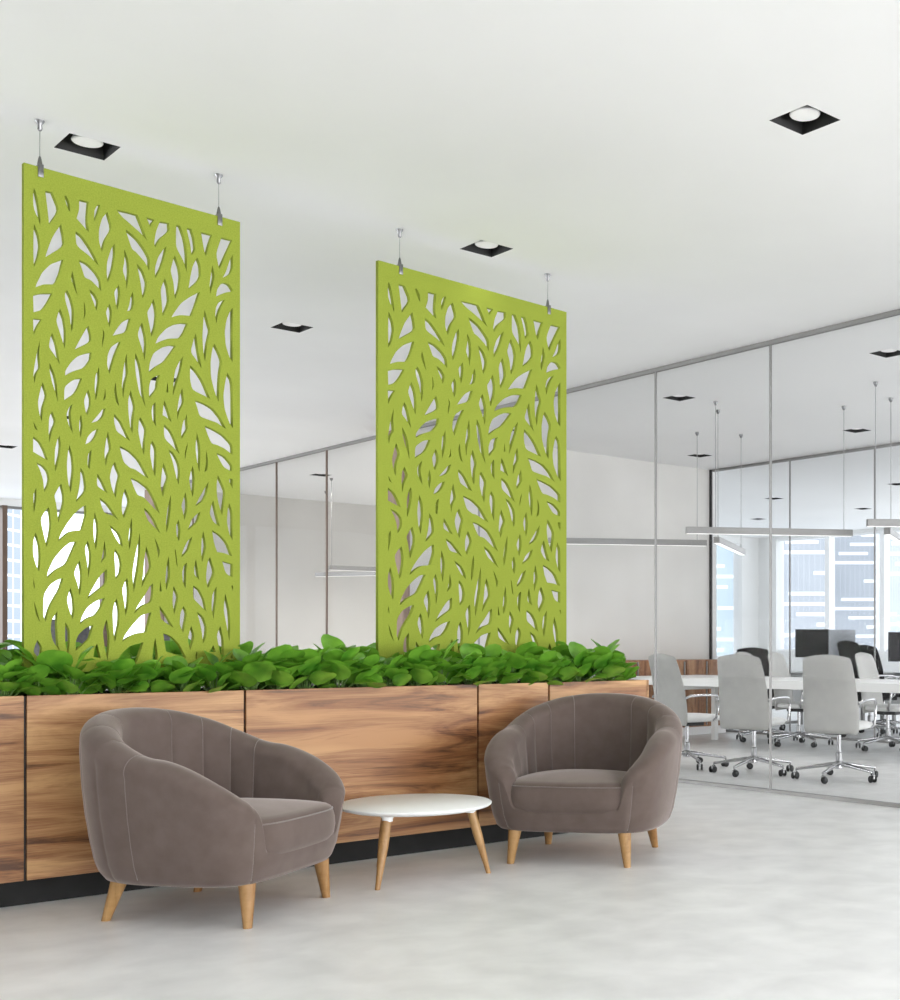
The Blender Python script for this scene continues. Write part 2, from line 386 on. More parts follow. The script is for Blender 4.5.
for i in range(97):
    rows.append([(0.02+4.76*i/96, 0.04+0.545*j/12, 0.835+0.012*math.sin(i*1.7+j)*math.cos(j*2.3+i*0.6)) for j in range(13)])
sm.grid(rows).build('soil', 'soil', pl, smooth=180)

def leaf(mb, base, tip_dir, nrm, L, W, cup, rng):
    t = Vector(tip_dir).normalized(); n = Vector(nrm); n = (n-t*n.dot(t)).normalized(); s = t.cross(n)
    nu, nv = 9, 6; rows = []
    for i in range(nu+1):
        u = i/nu; wv = W*0.5*(math.sin(PI*min(1, u*0.97+0.015))**0.48)*(1-0.30*(u-0.5))
        if u > 0.93: wv *= max(0.0, (1-u)/0.07)**0.5
        row = []
        for j in range(nv+1):
            q = j/nv*2-1
            p = Vector(base)+t*(L*u)+s*(wv*q)+n*(cup*abs(q)**1.4*wv*1.0-0.55*L*cup*u*u+0.05*L*math.sin(u*9+q*2)*0.35*abs(q))
            row.append(tuple(p))
        rows.append(row)
    mb.grid(rows)
def plant_meshes(seed):
    r = random.Random(seed); fo = MB(); st = MB()
    nl = r.randint(15, 18)
    for i in range(nl):
        az = i*2.399+r.uniform(-0.4, 0.4); tier = i/nl
        h = 0.045+0.135*tier+r.uniform(-0.02, 0.025); rad = (0.055*(1-tier)+0.02)*r.uniform(0.7, 1.15)
        b = Vector((rad*math.cos(az), rad*math.sin(az), h))
        st.tube([(0.008*math.cos(az), 0.008*math.sin(az), 0), (rad*0.5*math.cos(az), rad*0.5*math.sin(az), h*0.62), tuple(b)], [0.0028, 0.0024, 0.0018], 6)
        el = r.uniform(0.15, 0.75)+0.45*tier
        d = Vector((math.cos(az)*math.cos(el), math.sin(az)*math.cos(el), math.sin(el)))
        side = Vector((-math.sin(az), math.cos(az), 0))
        n = d.cross(side); n = n if n.z > 0 else -n
        n = (n+side*r.uniform(-0.45, 0.45)+Vector((math.cos(az), math.sin(az), 0))*r.uniform(0.0, 0.6)).normalized()
        L = r.uniform(0.105, 0.15)
        leaf(fo, b, d, n, L, L*r.uniform(0.88, 1.08), r.uniform(0.10, 0.34), r)
    return fo.mesh('foliage', 'leaf', smooth=180), st.mesh('stem', 'stem', smooth=180)
PM = [plant_meshes(s) for s in range(11, 19)]
def plant(x, y, z, rz, sc, k):
    t = thing('leafy_plant', 'low plant with broad glossy green leaves in the long planter', 'plant', (x, y, z), rz, 'green plants filling the planter')
    t.scale = (sc, sc, sc)
    for nm, me_ in zip(('foliage', 'stem'), PM[k % len(PM)]):
        o = bpy.data.objects.new(nm, me_); C.objects.link(o); o.parent = t
x = 0.42; k = 0
while x < 4.98:
    for ry, dx in ((0.062, 0), (0.27, 0.06), (0.45, 0.02)):
        xx = x+dx+rnd.uniform(-0.02, 0.02)
        if xx > 5.02: continue
        plant(xx, PY+ry+rnd.uniform(-0.012, 0.012), 0.84, rnd.uniform(0, 6.28), rnd.uniform(0.82, 1.12)*(0.93 if ry < 0.2 else 1.02), k); k += rnd.choice((1, 2, 3))
    x += 0.155

# ------------------------------------------------------------------ armchairs
def sgp(v, e): return math.copysign(abs(v)**e, v)
def interp(tab, x):
    if x <= tab[0][0]: return tab[0][1]
    for (a, va), (b, vb) in zip(tab, tab[1:]):
        if x <= b:
            t = (x-a)/(b-a); t = t*t*(3-2*t)*0.35+t*0.65; return va+(vb-va)*t
    return tab[-1][1]
HT = [(0, .305), (20.5, .305), (22.3, .325), (24, .39), (26.5, .445), (31, .474), (38, .502), (48, .53), (60, .563), (75, .612), (90, .664), (110, .722), (130, .78), (155, .825), (180, .84)]
TT = [(0, .05), (18, .05), (25, .068), (34, .095), (50, .125), (80, .15), (120, .14), (180, .135)]
RHO = [(.172, .83), (.19, .865), (.25, .905), (.35, .94), (.45, .968), (.56, .988), (.68, 1.0), (.78, .994), (.87, .975)]
SEAMS = [-157, -134, -113, -95, -33, 33, 95, 113, 134, 157]
def armchair():
    t = thing('armchair', 'taupe velvet tub armchair', 'armchair')
    A, N = 0.500, 480
    sm_ = sorted(SEAMS); rows = []
    HR = {}
    def lin(tab, x):
        for (q0, v0), (q1, v1) in zip(tab, tab[1:]):
            if x <= q1: return v0+(v1-v0)*(x-q0)/(q1-q0)
        return tab[-1][1]
    raw = [lin(HT, abs(-180+360*i/N)) for i in range(N)]
    for _ in range(5): raw = [(raw[i-1]+raw[i]*2+raw[(i+1) % N])/4 for i in range(N)]
    sm2 = raw[:]
    for _ in range(260): sm2 = [(sm2[i-1]+sm2[i]*2+sm2[(i+1) % N])/4 for i in range(N)]
    raw = [p_+(q_-p_)*max(0, min(1, (abs(-180+360*i/N)-36)/14)) for i, (p_, q_) in enumerate(zip(raw, sm2))]
    for i in range(N):
        ph = -180+360*i/N; a = math.radians(ph); ap = abs(ph)
        n = 2.3+1.7*((1+math.cos(a))/2)**1.3; e = 2/n
        ex, ey = sgp(math.sin(a), e), -sgp(math.cos(a), e)
        h = raw[i]; th = interp(TT, ap)
        # puff between seams
        lo = max([s for s in sm_ if s <= ph], default=sm_[-1]-360); hi = min([s for s in sm_ if s > ph], default=sm_[0]+360)
        u = (ph-lo)/(hi-lo); wdeg = min(ph-lo, hi-ph)
        puff = 1-math.exp(-(wdeg/2.2))            # sharp at the seam, flat away
        puff2 = math.sin(PI*u)**0.6
        Bd = 0.422+0.093*(1-math.cos(a))/2
        row = []
        r = min(th/2, 0.07); z0 = 0.172; zc = h-r*0.95
        def outer(z, off=0.0): q = interp(RHO, z); return ((A*q+off)*ex, (Bd*q+off)*ey)
        inner_amp = (0.008*puff2+0.005*puff) if ap > 33 else 0.004*puff
        out_amp = 0.004*puff
        for k_ in range(20):
            z = z0+(zc-z0)*k_/20; x_, y_ = outer(z, out_amp-0.004); row.append((x_, y_, z))
        qb = interp(RHO, zc)
        for k_ in range(17):
            g = PI*k_/16; off = -(th/2)*(1-math.cos(g)); amp = (out_amp-0.004)*0.6
            rr = th/2*math.cos(g)
            cx_, cy_ = (A*qb-th/2+rr*1.0), (Bd*qb-th/2+rr*1.0)
            zz = zc+(r*0.95+amp)*math.sin(g)
            row.append((cx_*ex, cy_*ey, zz))
        for k_ in range(1, 15):
            z = zc-(zc-0.20)*k_/14; q = interp(RHO, z); bl = min(1, k_/3)
            ia = A*(qb+(q-qb)*0.75)-th-inner_amp*bl; ib = Bd*(qb+(q-qb)*0.75)-th-inner_amp*bl
            row.append((ia*ex, ib*ey, z))
        row.append((0.30*ex, 0.25*ey, 0.20)); row.append((0, 0, 0.20))
        row.insert(0, (A*0.80*ex, Bd*0.80*ey, 0.168)); row.insert(0, (A*0.75*ex, Bd*0.75*ey, 0.166)); row.insert(0, (0, 0, 0.166))
        rows.append(row)
    sh = MB().grid(rows, closed_u=True).build('shell', 'velvet', t, smooth=70)
    for s_ in SEAMS:                              # stitched piping along each channel seam
        rw = rows[int(round((s_+180)/360*N)) % N]
        if abs(s_) < 40: seg_ = rw[4:22]
        elif abs(abs(s_)-95) < 1: seg_ = rw[4:-4]
        else: seg_ = rw[30:-4]
        MB().tube(seg_, 0.0018, 6).build('piping', 'velvet_piping', sh, smooth=180)
    # seat cushion
    def fp(a, sx, fy, by):       # squarish front, rounded back
        n = 5.5 if math.cos(a) > 0 else 2.6
        return sx*sgp(math.sin(a), 2/n), (-fy if math.cos(a) > 0 else by)*sgp(abs(math.cos(a)), 2/n)*1.0
    def cush(levels, rows_n=96):
        rws = []
        for i in range(rows_n):
            a = 2*PI*i/rows_n; rw = []
            for (z, ins) in levels:
                x_, y_ = fp(a, 0.350-ins, 0.392-ins, 0.245-ins)
                bow = 0.018*(1-(x_/0.31)**2) if math.cos(a) > 0 else 0
                rw.append((x_, y_-bow, z))
            rw = [(0, -0.08, levels[0][0])]+rw
            for k_ in range(1, 7):
                x_, y_ = rw[-1][0], rw[-1][1]
                f = 1-k_/6
                bx_, by_ = fp(a, 0.350-levels[-1][1], 0.392-levels[-1][1], 0.245-levels[-1][1]); bow = 0.018*(1-(bx_/0.31)**2) if math.cos(a) > 0 else 0
                rw.append((bx_*f, -0.08+(by_-bow+0.08)*f, levels[-1][0]+0.030*(1-f*f)))
            rws.append(rw)
        return rws
    lv = [(0.255, 0.05), (0.272, 0.018), (0.295, 0.005), (0.33, 0.0), (0.365, 0.002), (0.392, 0.008), (0.398, 0.0125), (0.402, 0.0125), (0.409, 0.016), (0.418, 0.03), (0.424, 0.055)]
    cu = MB().grid(cush(lv), closed_u=True).build('seat_cushion', 'velvet', t, smooth=75)
    pts = []
    for i in range(97):
        a = 2*PI*i/96; x_, y_ = fp(a, 0.350-0.010, 0.392-0.010, 0.245-0.010); pts.append((x_, y_-(0.018*(1-(x_/0.31)**2) if math.cos(a) > 0 else 0), 0.400))
    MB().tube(pts, 0.0028, 6, cap=False).build('piping', 'velvet_piping', cu, smooth=180)
    for sx, sy in ((-1, -1), (1, -1), (-1, 1), (1, 1)):
        top = Vector((0.285*sx, (0.30 if sy < 0 else 0.262)*sy, 0.172)); bot = Vector((0.304*sx, 0.315*sy, 0.0))
        m = MB(); prof = []
        nn = 20; R0, R1 = 0.034, 0.0175
        for zi in range(8):
            u = zi/7; c_ = top.lerp(bot, u); rr = R0+(R1-R0)*u
            prof.append([(c_.x+rr*math.cos(2*PI*k_/nn), c_.y+rr*math.sin(2*PI*k_/nn), c_.z) for k_ in range(nn)])
        m.grid(prof, closed_v=True)
        b0 = len(m.v)-nn; m.f.append(tuple(range(b0, b0+nn)))
        m.build('leg', 'ash', t, smooth=60)
    return t
ac = armchair()
def head(dx, dy): return math.atan2(dx, -dy)      # local -Y faces (dx, dy)
place(ac, (2.165, 5.135, 0), head(0.56, -0.83), 'taupe velvet tub armchair on the left, turned towards the white coffee table')
a2 = copy_tree(ac)
place(a2, (4.10, 5.115, 0), head(-0.815, -0.58), 'taupe velvet tub armchair on the right, seen almost from the front')
for o_ in (ac, a2): o_['group'] = 'taupe velvet armchairs'

# ------------------------------------------------------------------ coffee table
ct = thing('coffee_table', 'small round white coffee table on three splayed wooden legs', 'coffee table', (3.137, 5.208, 0))
MB().lathe([(0.0, .322), (0.22, .322), (0.315, .326), (0.350, .336), (0.359, .343), (0.360, .349), (0.355, .353), (0, .354)], n=96).build('table_top', 'white_lacquer', ct, smooth=50)
for ang in (90, 210, 330):
    a = math.radians(ang); ca, sa = math.cos(a), math.sin(a)
    top = Vector((0.262*ca, 0.262*sa, 0.305)); bot = Vector((0.345*ca, 0.345*sa, 0.0))
    pr = []
    for i in range(9):
        u = i/8; c_ = top.lerp(bot, u); rr = interp([(0, .021), (.35, .023), (1, .0115)], u)
        pr.append([(c_.x+rr*math.cos(2*PI*k_/18), c_.y+rr*math.sin(2*PI*k_/18), c_.z) for k_ in range(18)])
    m = MB().grid(pr, closed_v=True); m.f.append(tuple(range(len(m.v)-18, len(m.v))))
    lg = m.build('leg', 'ash', ct, smooth=60)
    MB().lathe([(0.024, 0), (0.025, .014), (0.034, .026), (0.0, .027)], (top.x-0.003*ca, top.y-0.003*sa, 0.297), 20).build('leg_socket', 'white_lacquer', lg, smooth=50, label='white cap joining the leg to the table top')

# ------------------------------------------------------------------ green felt screens
HOLES = '40,3087 48,3069 59,3023 67,2960 66,2930 57,2963 47,2977 38,3007 37,3060;87,3086 117,3088 147,3019 103,2942 98,2995;166,3086 175,3089 189,3063 192,3023 186,3025 174,3059;230,3087 271,3088 265,3006 272,2952 257,2965 219,3000 230,3041;322,3087 311,3046 297,3006 295,3025 297,3059 311,3086;355,3064 376,2995 344,2937 330,2877 316,2924 316,2975 330,3029 347,3055;40,2931 60,2888 67,2841 57,2785 40,2742 38,2829;153,2958 163,2914 168,2866 88,2797 93,2820 116,2891;215,2942 243,2928 276,2886 303,2843 315,2811 281,2843 219,2878 215,2916;163,2805 150,2746 129,2687 80,2677 47,2657 52,2675 75,2729 111,2773;200,2764 211,2721 219,2673 223,2658 211,2683 195,2729;228,2819 265,2811 303,2781 325,2747 326,2699 316,2711 281,2740 254,2745 243,2779;386,2930 388,2880 377,2809 355,2745 350,2792 352,2837 369,2898;429,2915 448,2871 452,2815 441,2733 436,2777 422,2814 431,2861;394,3085 456,3088 490,3087 513,3036 536,2978 507,3005 456,3038 422,3058;435,3006 461,2994 493,2973 527,2933 547,2900 545,2841 527,2875 484,2914 465,2923 450,2962;530,3087 570,3085 557,3067 549,3045 542,3066;595,3083 639,3088 641,3051 595,3004 573,2955 568,2980 577,3034;673,3088 693,3087 715,3034 726,2960 724,2876 709,2926 672,2982 672,3047;723,3086 748,3087 761,3051 769,2997 748,2962 742,3011;795,3085 853,3085 835,3034 820,2973 810,3004;899,3084 956,3085 921,3006 888,2926 870,3000;627,2977 615,2916 598,2865 573,2813 571,2859 586,2915 610,2955;666,2943 687,2898 696,2847 687,2786 667,2737 660,2815 645,2864 657,2914;776,2959 792,2928 795,2875 779,2844 733,2797 742,2857 754,2913;956,3015 958,2954 947,2918 905,2890 921,2921 940,2980;851,2943 865,2890 842,2798 838,2836 845,2892;487,2862 516,2835 535,2787 530,2746 514,2705 507,2764 496,2819;618,2823 633,2786 639,2726 630,2692 608,2643 604,2704 598,2766;918,2869 940,2865 958,2841 956,2835 915,2820 871,2791 876,2827 895,2858;790,2797 770,2732 748,2673 690,2666 651,2648 666,2676 696,2723 739,2761;467,2729 474,2699 472,2665 464,2643 443,2634 453,2666 458,2696;37,2618 70,2635 117,2645 98,2602 75,2564 39,2547;178,2673 195,2644 207,2597 206,2541 198,2487 190,2560 170,2628 169,2655;149,2585 166,2544 173,2496 173,2452 168,2413 156,2455 132,2527 140,2561;37,2519 73,2523 55,2490 39,2446;250,2639 255,2623 259,2585 247,2552 253,2584;273,2698 297,2682 315,2652 304,2607 297,2632 284,2663;363,2651 373,2625 372,2585 362,2545 355,2576 347,2609 355,2633;405,2748 411,2712 405,2660 397,2627 388,2679 384,2709 397,2732;459,2603 445,2549 433,2534 377,2509 397,2545 419,2578 445,2597;115,2472 132,2434 141,2386 147,2338 132,2368 102,2406 106,2440;270,2535 282,2495 282,2464 211,2416 227,2451 251,2500;332,2534 342,2509 331,2445 330,2482 335,2505;414,2489 391,2431 377,2383 363,2333 352,2373 355,2419 369,2455 397,2480;65,2430 61,2367 67,2311 50,2284 42,2239 38,2276 43,2320 55,2387;104,2339 127,2291 136,2243 140,2170 129,2215 116,2251 106,2298;284,2416 281,2383 254,2342 206,2320 170,2292 171,2315 195,2357 222,2387 259,2407;316,2361 319,2300 311,2243 302,2202 297,2263 300,2314 311,2338;243,2293 227,2247 211,2219 166,2182 167,2243 195,2272 216,2286;439,2439 447,2349 433,2302 424,2229 418,2288 425,2363;76,2250 95,2196 80,2148 76,2120 73,2076 62,2112 56,2160 67,2216;269,2248 282,2211 281,2177 265,2131 257,2151 250,2195 262,2230;391,2301 396,2245 406,2194 394,2208 386,2237 383,2265;344,2266 347,2223 333,2206 340,2231;564,2716 576,2678 580,2644 574,2591 555,2535 548,2580 534,2646 551,2678;918,2788 895,2744 879,2698 873,2661 866,2695 870,2738 883,2765;956,2756 956,2488 940,2510 921,2561 915,2626 924,2689 943,2735;813,2715 832,2653 843,2622 829,2568 815,2467 807,2510 802,2581 807,2666;511,2596 527,2541 532,2502 523,2422 513,2469 490,2534 501,2573;730,2633 715,2594 693,2556 630,2543 574,2509 586,2541 624,2589 666,2617 702,2630;770,2596 779,2529 798,2431 776,2463 743,2499 758,2561;672,2516 642,2469 618,2433 577,2403 542,2368 548,2418 565,2464 607,2498 648,2516;862,2562 886,2524 902,2485 890,2417 884,2283 864,2328 845,2397 843,2469 851,2530;707,2475 696,2402 675,2340 657,2278 661,2355 669,2404 687,2442;480,2449 499,2409 510,2354 516,2280 527,2204 513,2239 496,2277 483,2349 478,2406;742,2437 776,2410 807,2367 842,2291 813,2302 751,2322 740,2374;595,2368 584,2331 583,2302 545,2250 543,2301 554,2344;633,2342 635,2290 626,2291 629,2321;929,2432 956,2394 958,2166 940,2188 915,2251 908,2317 918,2385;702,2324 713,2257 690,2213 678,2164 678,2211 687,2271;458,2274 481,2203 472,2159 467,2078 458,2094 448,2172 447,2224 453,2253;574,2237 576,2124 559,2154 555,2193 562,2223;615,2252 636,2205 651,2152 633,2170 608,2181 611,2219;764,2274 813,2265 857,2246 895,2206 922,2156 876,2182 838,2189 788,2200 776,2243;724,2203 727,2159 730,2133 709,2097 699,2082 698,2114 706,2162 718,2181;503,2157 513,2141 533,2104 525,2045 520,1981 504,2037 493,2093 497,2145;202,2174 192,2129 203,2042 190,2068 177,2104 177,2132 190,2161;115,2130 133,2087 114,2041 104,1988 101,2045 103,2100;238,2132 246,2086 237,2027 230,2062 231,2106;346,2176 336,2138 319,2116 284,2101 308,2134 330,2165;38,2074 55,2036 43,2045;315,2079 303,2043 286,2016 257,2000 265,2033 286,2061;383,2155 414,2126 436,2083 456,2040 425,2059 394,2078 384,2116;37,2008 65,1989 85,1951 98,1911 80,1920 37,1942;147,2026 152,1986 148,1942 129,1863 126,1912 127,1961 137,2006;188,1990 203,1942 207,1882 194,1779 182,1830 177,1895 182,1957;356,2073 372,1993 355,1960 346,1911 340,1975 347,2027;284,1980 276,1892 267,1900 267,1950 276,1973;50,1898 80,1885 100,1860 105,1828 98,1800 83,1772 78,1825 65,1867;408,2012 456,1994 496,1959 519,1921 543,1877 519,1889 478,1914 456,1917 427,1940 416,1978;236,1896 254,1865 262,1794 216,1739 227,1785 235,1841;309,1876 333,1840 355,1791 330,1806 307,1820;387,1938 397,1908 411,1879 400,1835 390,1774 372,1821 364,1865 372,1906;50,1787 51,1741 40,1676 38,1708 39,1762;153,1816 166,1768 166,1730 142,1643 137,1689 132,1727 124,1759 137,1787;433,1821 457,1763 428,1684 418,1717 419,1769;319,1768 352,1746 377,1714 405,1671 380,1692 341,1700 327,1732;259,1729 262,1688 243,1617 190,1608 140,1558 153,1597 179,1643 211,1689 243,1720;102,1708 109,1670 112,1632 106,1583 93,1533 85,1565 67,1651 83,1684;297,1702 311,1655 314,1614 303,1529 295,1573 291,1623;458,1872 496,1861 542,1831 571,1782 595,1717 565,1744 519,1789 490,1795 473,1830;558,2055 580,2018 573,1886 559,1931 548,1993 551,2034;614,2138 645,2116 669,2072 690,2007 660,2036 615,2074;813,2159 851,2149 908,2126 956,2084 956,2035 915,2061 876,2074 848,2077 829,2116;730,2068 724,2032 716,1984 715,2013 721,2043;774,2124 788,2075 793,2022 787,1932 776,1979 767,2043;636,2024 663,2007 687,1963 693,1922 684,1862 672,1902 654,1977;873,2035 915,2024 956,1983 953,1953 911,1969 889,2003;820,2043 831,1991 826,1948 813,1935 820,1983;612,1960 624,1927 637,1893 621,1850 610,1797 598,1842 604,1913;754,1961 764,1906 762,1858 753,1810 745,1845 736,1891 745,1934;879,1930 902,1890 921,1849 902,1733 879,1809 873,1869;833,1892 826,1840 807,1797 767,1768 782,1801 813,1857;940,1918 956,1916 956,1868 940,1900;718,1830 728,1790 727,1748 713,1697 706,1735 698,1764 709,1800;647,1812 647,1742 636,1665 627,1632 623,1675 630,1740;857,1804 873,1742 890,1680 857,1699 838,1740 848,1782;520,1740 551,1716 574,1678 598,1624 565,1657 539,1681 525,1714;793,1745 779,1693 730,1651 748,1703 776,1732;938,1799 956,1755 956,1615 940,1644 926,1704 931,1765;684,1698 695,1651 687,1595 675,1621 672,1667;464,1689 466,1624 458,1566 453,1541 449,1565 450,1605 456,1657;501,1624 503,1543 496,1474 473,1344 466,1438 478,1513 493,1577;568,1611 586,1571 596,1546 589,1511 580,1559;851,1659 889,1641 927,1605 954,1539 915,1552 876,1556 860,1600;753,1623 733,1554 699,1520 706,1555 727,1598;806,1654 823,1580 800,1498 796,1555 798,1608;47,1593 64,1540 67,1486 62,1423 50,1447 37,1495 37,1549;363,1648 402,1620 419,1584 422,1550 394,1583 375,1621;219,1563 200,1515 177,1461 132,1435 93,1395 98,1428 122,1483 158,1529 190,1559;267,1572 281,1525 281,1475 270,1405 265,1469 254,1535;340,1576 350,1509 324,1472 333,1517;387,1542 408,1516 418,1476 413,1431 391,1403 388,1458 385,1509;232,1481 243,1423 240,1368 232,1324 224,1373 207,1422 219,1455;351,1448 352,1383 308,1348 265,1310 281,1347 319,1415;163,1400 148,1348 122,1303 106,1270 88,1207 78,1232 80,1324 106,1368 137,1391;39,1395 45,1347 38,1366;192,1358 206,1317 210,1262 203,1217 187,1261 177,1305;443,1412 450,1358 448,1290 435,1235 431,1289 419,1357 431,1392;39,1298 55,1247 66,1202 47,1242;343,1318 325,1270 303,1238 270,1227 232,1196 243,1235 265,1274 303,1303;394,1317 408,1266 407,1204 387,1116 380,1175 377,1254 383,1288;137,1252 136,1189 140,1107 148,1077 117,1123 109,1172 114,1216;171,1206 189,1173 190,1107 182,1052 169,1129;292,1194 276,1135 265,1121 216,1079 214,1118 227,1151 259,1182;351,1220 362,1163 364,1113 355,1034 344,1079 333,1163 341,1197;555,1257 533,1164 490,1158 450,1141 419,1118 433,1152 467,1198 507,1242;55,1127 75,1094 65,1040 39,1073 42,1094;308,1111 325,1044 292,1052 297,1088;103,1051 122,1023 96,1018;518,1117 496,1049 484,1021 386,1022 422,1070 456,1101;530,1562 548,1511 555,1463 530,1418 508,1368 516,1429 522,1504;562,1393 564,1350 557,1304 513,1288 473,1247 490,1285 525,1337 548,1378;636,1522 645,1432 626,1361 621,1410 627,1475;666,1562 672,1547 681,1471 673,1489;725,1497 718,1373 706,1402 701,1449 712,1485;770,1517 787,1417 761,1440 762,1481;840,1530 867,1456 829,1377 820,1430 826,1496;902,1513 956,1500 956,1436 921,1453;950,1396 958,1396 956,1366;660,1383 687,1333 663,1248 655,1306;596,1409 604,1354 594,1357;756,1389 788,1369 813,1322 823,1263 788,1298 756,1327;874,1390 873,1324 857,1230 848,1287 851,1347;918,1356 940,1277 945,1204 939,1122 927,1192 909,1277;593,1287 624,1247 660,1186 618,1212 598,1229;709,1290 727,1255 707,1160 690,1201 693,1254;776,1263 807,1239 825,1191 820,1143 805,1110 798,1179;746,1196 764,1149 742,1080 728,1131;892,1198 911,1131 908,1028 895,1053 874,1149 886,1180;610,1160 648,1148 690,1107 724,1042 624,1075;573,1139 586,1060 577,1002 559,1020 562,1084;776,1077 773,1030 767,1054;857,1104 871,1071 838,1071;954,1071 956,1034 948,1040'
def smooth_poly(p):
    n = len(p); out = []
    for i in range(n):
        a, b, c = Vector(p[i-1]), Vector(p[i]), Vector(p[(i+1) % n])
        t = abs((b-a).angle_signed(c-b, 0)) if (b-a).length > 0 and (c-b).length > 0 else 0
        if t < math.radians(62):
            out += [tuple(b.lerp(a, 0.26)), tuple(b*0.86+(a+c)*0.07), tuple(b.lerp(c, 0.26))]
        else: out.append(tuple(b))
    return out
PX0, PY0 = 1.61586, 5.87; PDX, PDY = 0.99616614, 0.0874815; PTH = 0.024; PTOP = 3.184
holes = [[tuple(float(q)/1000 for q in c_.split(',')) for c_ in h.split()] for h in HOLES.split(';')]
def screen(label, s0, width, fx, ox, fz, bottom):
    cu = bpy.data.curves.new('felt_sheet', 'CURVE'); cu.dimensions = '2D'; cu.fill_mode = 'BOTH'; cu.extrude = PTH/2
    def spl(pts):
        sp = cu.splines.new('POLY'); sp.points.add(len(pts)-1)
        for p_, q in zip(sp.points, pts): p_.co = (q[0], q[1], 0, 1)
        sp.use_cyclic_u = True
    spl([(0, bottom), (width, bottom), (width, PTOP), (0, PTOP)])
    for h in holes: spl([(s*fx+ox, PTOP-(PTOP-z)*fz) for s, z in smooth_poly(h)])
    tmp = bpy.data.objects.new('tmp', cu); C.objects.link(tmp)
    bpy.context.view_layer.update()
    me = bpy.data.meshes.new_from_object(tmp.evaluated_get(bpy.context.evaluated_depsgraph_get()))
    bpy.data.objects.remove(tmp); bpy.data.curves.remove(cu)
    me.name = 'felt_screen'; me.materials.clear(); me.materials.append(M['felt'])
    # curve lies in XY, extruded along Z: stand it up, front face at local y = 0
    for v in me.vertices: v.co = (v.co.x, PTH/2-v.co.z, v.co.y)
    me.flip_normals()
    o = bpy.data.objects.new('hanging_screen', me); C.objects.link(o)
    o.location = (PX0+PDX*s0, PY0+PDY*s0, 0); o.rotation_euler = (0, 0, math.atan2(PDY, PDX))
    return tag(o, label, 'screen', 'green cut-out felt screens')
screen('lime green felt screen with leaf cut-outs, the left one, hanging behind the left armchair', 0.0, 0.995, 1.0, 0.0, 1.0, 0.985)
screen('lime green felt screen with leaf cut-outs, the right one, hanging above the planter\'s middle', 1.793, 1.379, 1.378, 0.010, 1.04, 0.955)
def hanger(s, label):
    x_, y_ = PX0+PDX*s-PDY*PTH/2, PY0+PDY*s+PDX*PTH/2
    t = thing('screen_hanger', label, 'hanger', (x_, y_, 0), 0, 'steel cable hangers of the screens')
    MB().lathe([(0.006, 3.345), (0.010, 3.352), (0.010, 3.372), (0.018, 3.384), (0.020, 3.3895), (0, 3.3899)], n=20).build('ceiling_cup', 'steel', t, smooth=40)
    MB().tube([(0, 0, 3.215), (0, 0, 3.35)], 0.0018, 8).build('cable', 'cable', t, smooth=60)
    m = MB().lathe([(0.003, 3.235), (0.007, 3.222), (0.0105, 3.200), (0.0105, 3.1845), (0.0, 3.1842)], n=20)
    m.box(-0.011, 0.011, -PTH/2-0.006, -PTH/2-0.0005, 3.140, 3.188).box(-0.011, 0.011, PTH/2+0.0005, PTH/2+0.006, 3.140, 3.188).box(-0.011, 0.011, -PTH/2-0.006, PTH/2+0.006, 3.1843, 3.196)
    m.build('gripper', 'steel', t, bevel=0.001, smooth=40)
hanger(0.069, 'steel cable hanger at the left corner of the left green screen')
hanger(0.891, 'steel cable hanger at the right corner of the left green screen')
hanger(1.939, 'steel cable hanger at the left corner of the right green screen')
hanger(3.026, 'steel cable hanger at the right corner of the right green screen')

# ------------------------------------------------------------------ recessed downlights
def downlight():
    t = thing('downlight', 'square black recessed downlight', 'ceiling light')
    a, b_, d = HS, 0.096, 0.085
    m = MB()
    def fr_(z, r): return [(-r, -r, z), (r, -r, z), (r, r, z), (-r, r, z)]
    # inner faces, outer faces, top
    m.add(fr_(0, a)+fr_(d, b_), [(0, 1, 5, 4), (1, 2, 6, 5), (2, 3, 7, 6), (3, 0, 4, 7)])
    m.add(fr_(d, b_), [(0, 1, 2, 3)])
    m.build('recess', 'lamp_shell', t)
    MB().lathe([(0.064, 0.022), (0.067, 0.026), (0.064, 0.032), (0.050, 0.060), (0.050, 0.084), (0, 0.0845)], n=40).build('reflector', 'white_lacquer', t, smooth=50)
    MB().lathe([(0, 0.018), (0.04, 0.0185), (0.062, 0.021), (0.062, 0.024), (0, 0.0245)], n=40).build('lens', 'bulb', t, smooth=50)
    return t
DL = ['just above the left green screen, between its two cables', 'nearest, alone at the top right of the ceiling', 'just above the right green screen', 'between the two green screens, above them',
      'seen through the cut-outs right of the left screen\'s centre', 'tiny, seen through the cut-outs near the left screen\'s left edge', 'cut by the left edge of the photo',
      'behind the near glass, cut by the right edge', 'behind the near glass, upper left one', 'behind the near glass, right of the second glass joint', 'behind the near glass, closest to the plaster wall',
      'behind the far-left glass, between the two dark mullions', 'meeting room, farther one added behind the right green screen', 'meeting room, nearer one added behind the right green screen', 'conference room, seen through the right green screen', 'far office, at the right edge just below the inner rail', 'far office, just right of the second glass joint', 'far office, lower right one above the pendant light', 'far office, lowest one, left of the second glass joint']
dl = downlight()
for i, (lx, ly) in enumerate(LIGHTS):
    o = dl if i == 0 else copy_tree(dl)
    place(o, (lx, ly, H), 0, 'square black recessed downlight, '+DL[i], 'recessed downlights')
    l = bpy.data.lights.new('downlight_beam', 'SPOT'); l.energy = 3 if lx < GX else (200 if (lx < FX and ly > 12) else 5); l.spot_size = math.radians(100 if lx < GX else 150); l.spot_blend = 1.0; l.shadow_soft_size = 0.06; l.color = (1, 0.97, 0.92)
    lo = bpy.data.objects.new('downlight_beam', l); C.objects.link(lo); lo.location = (lx, ly, H-0.01)

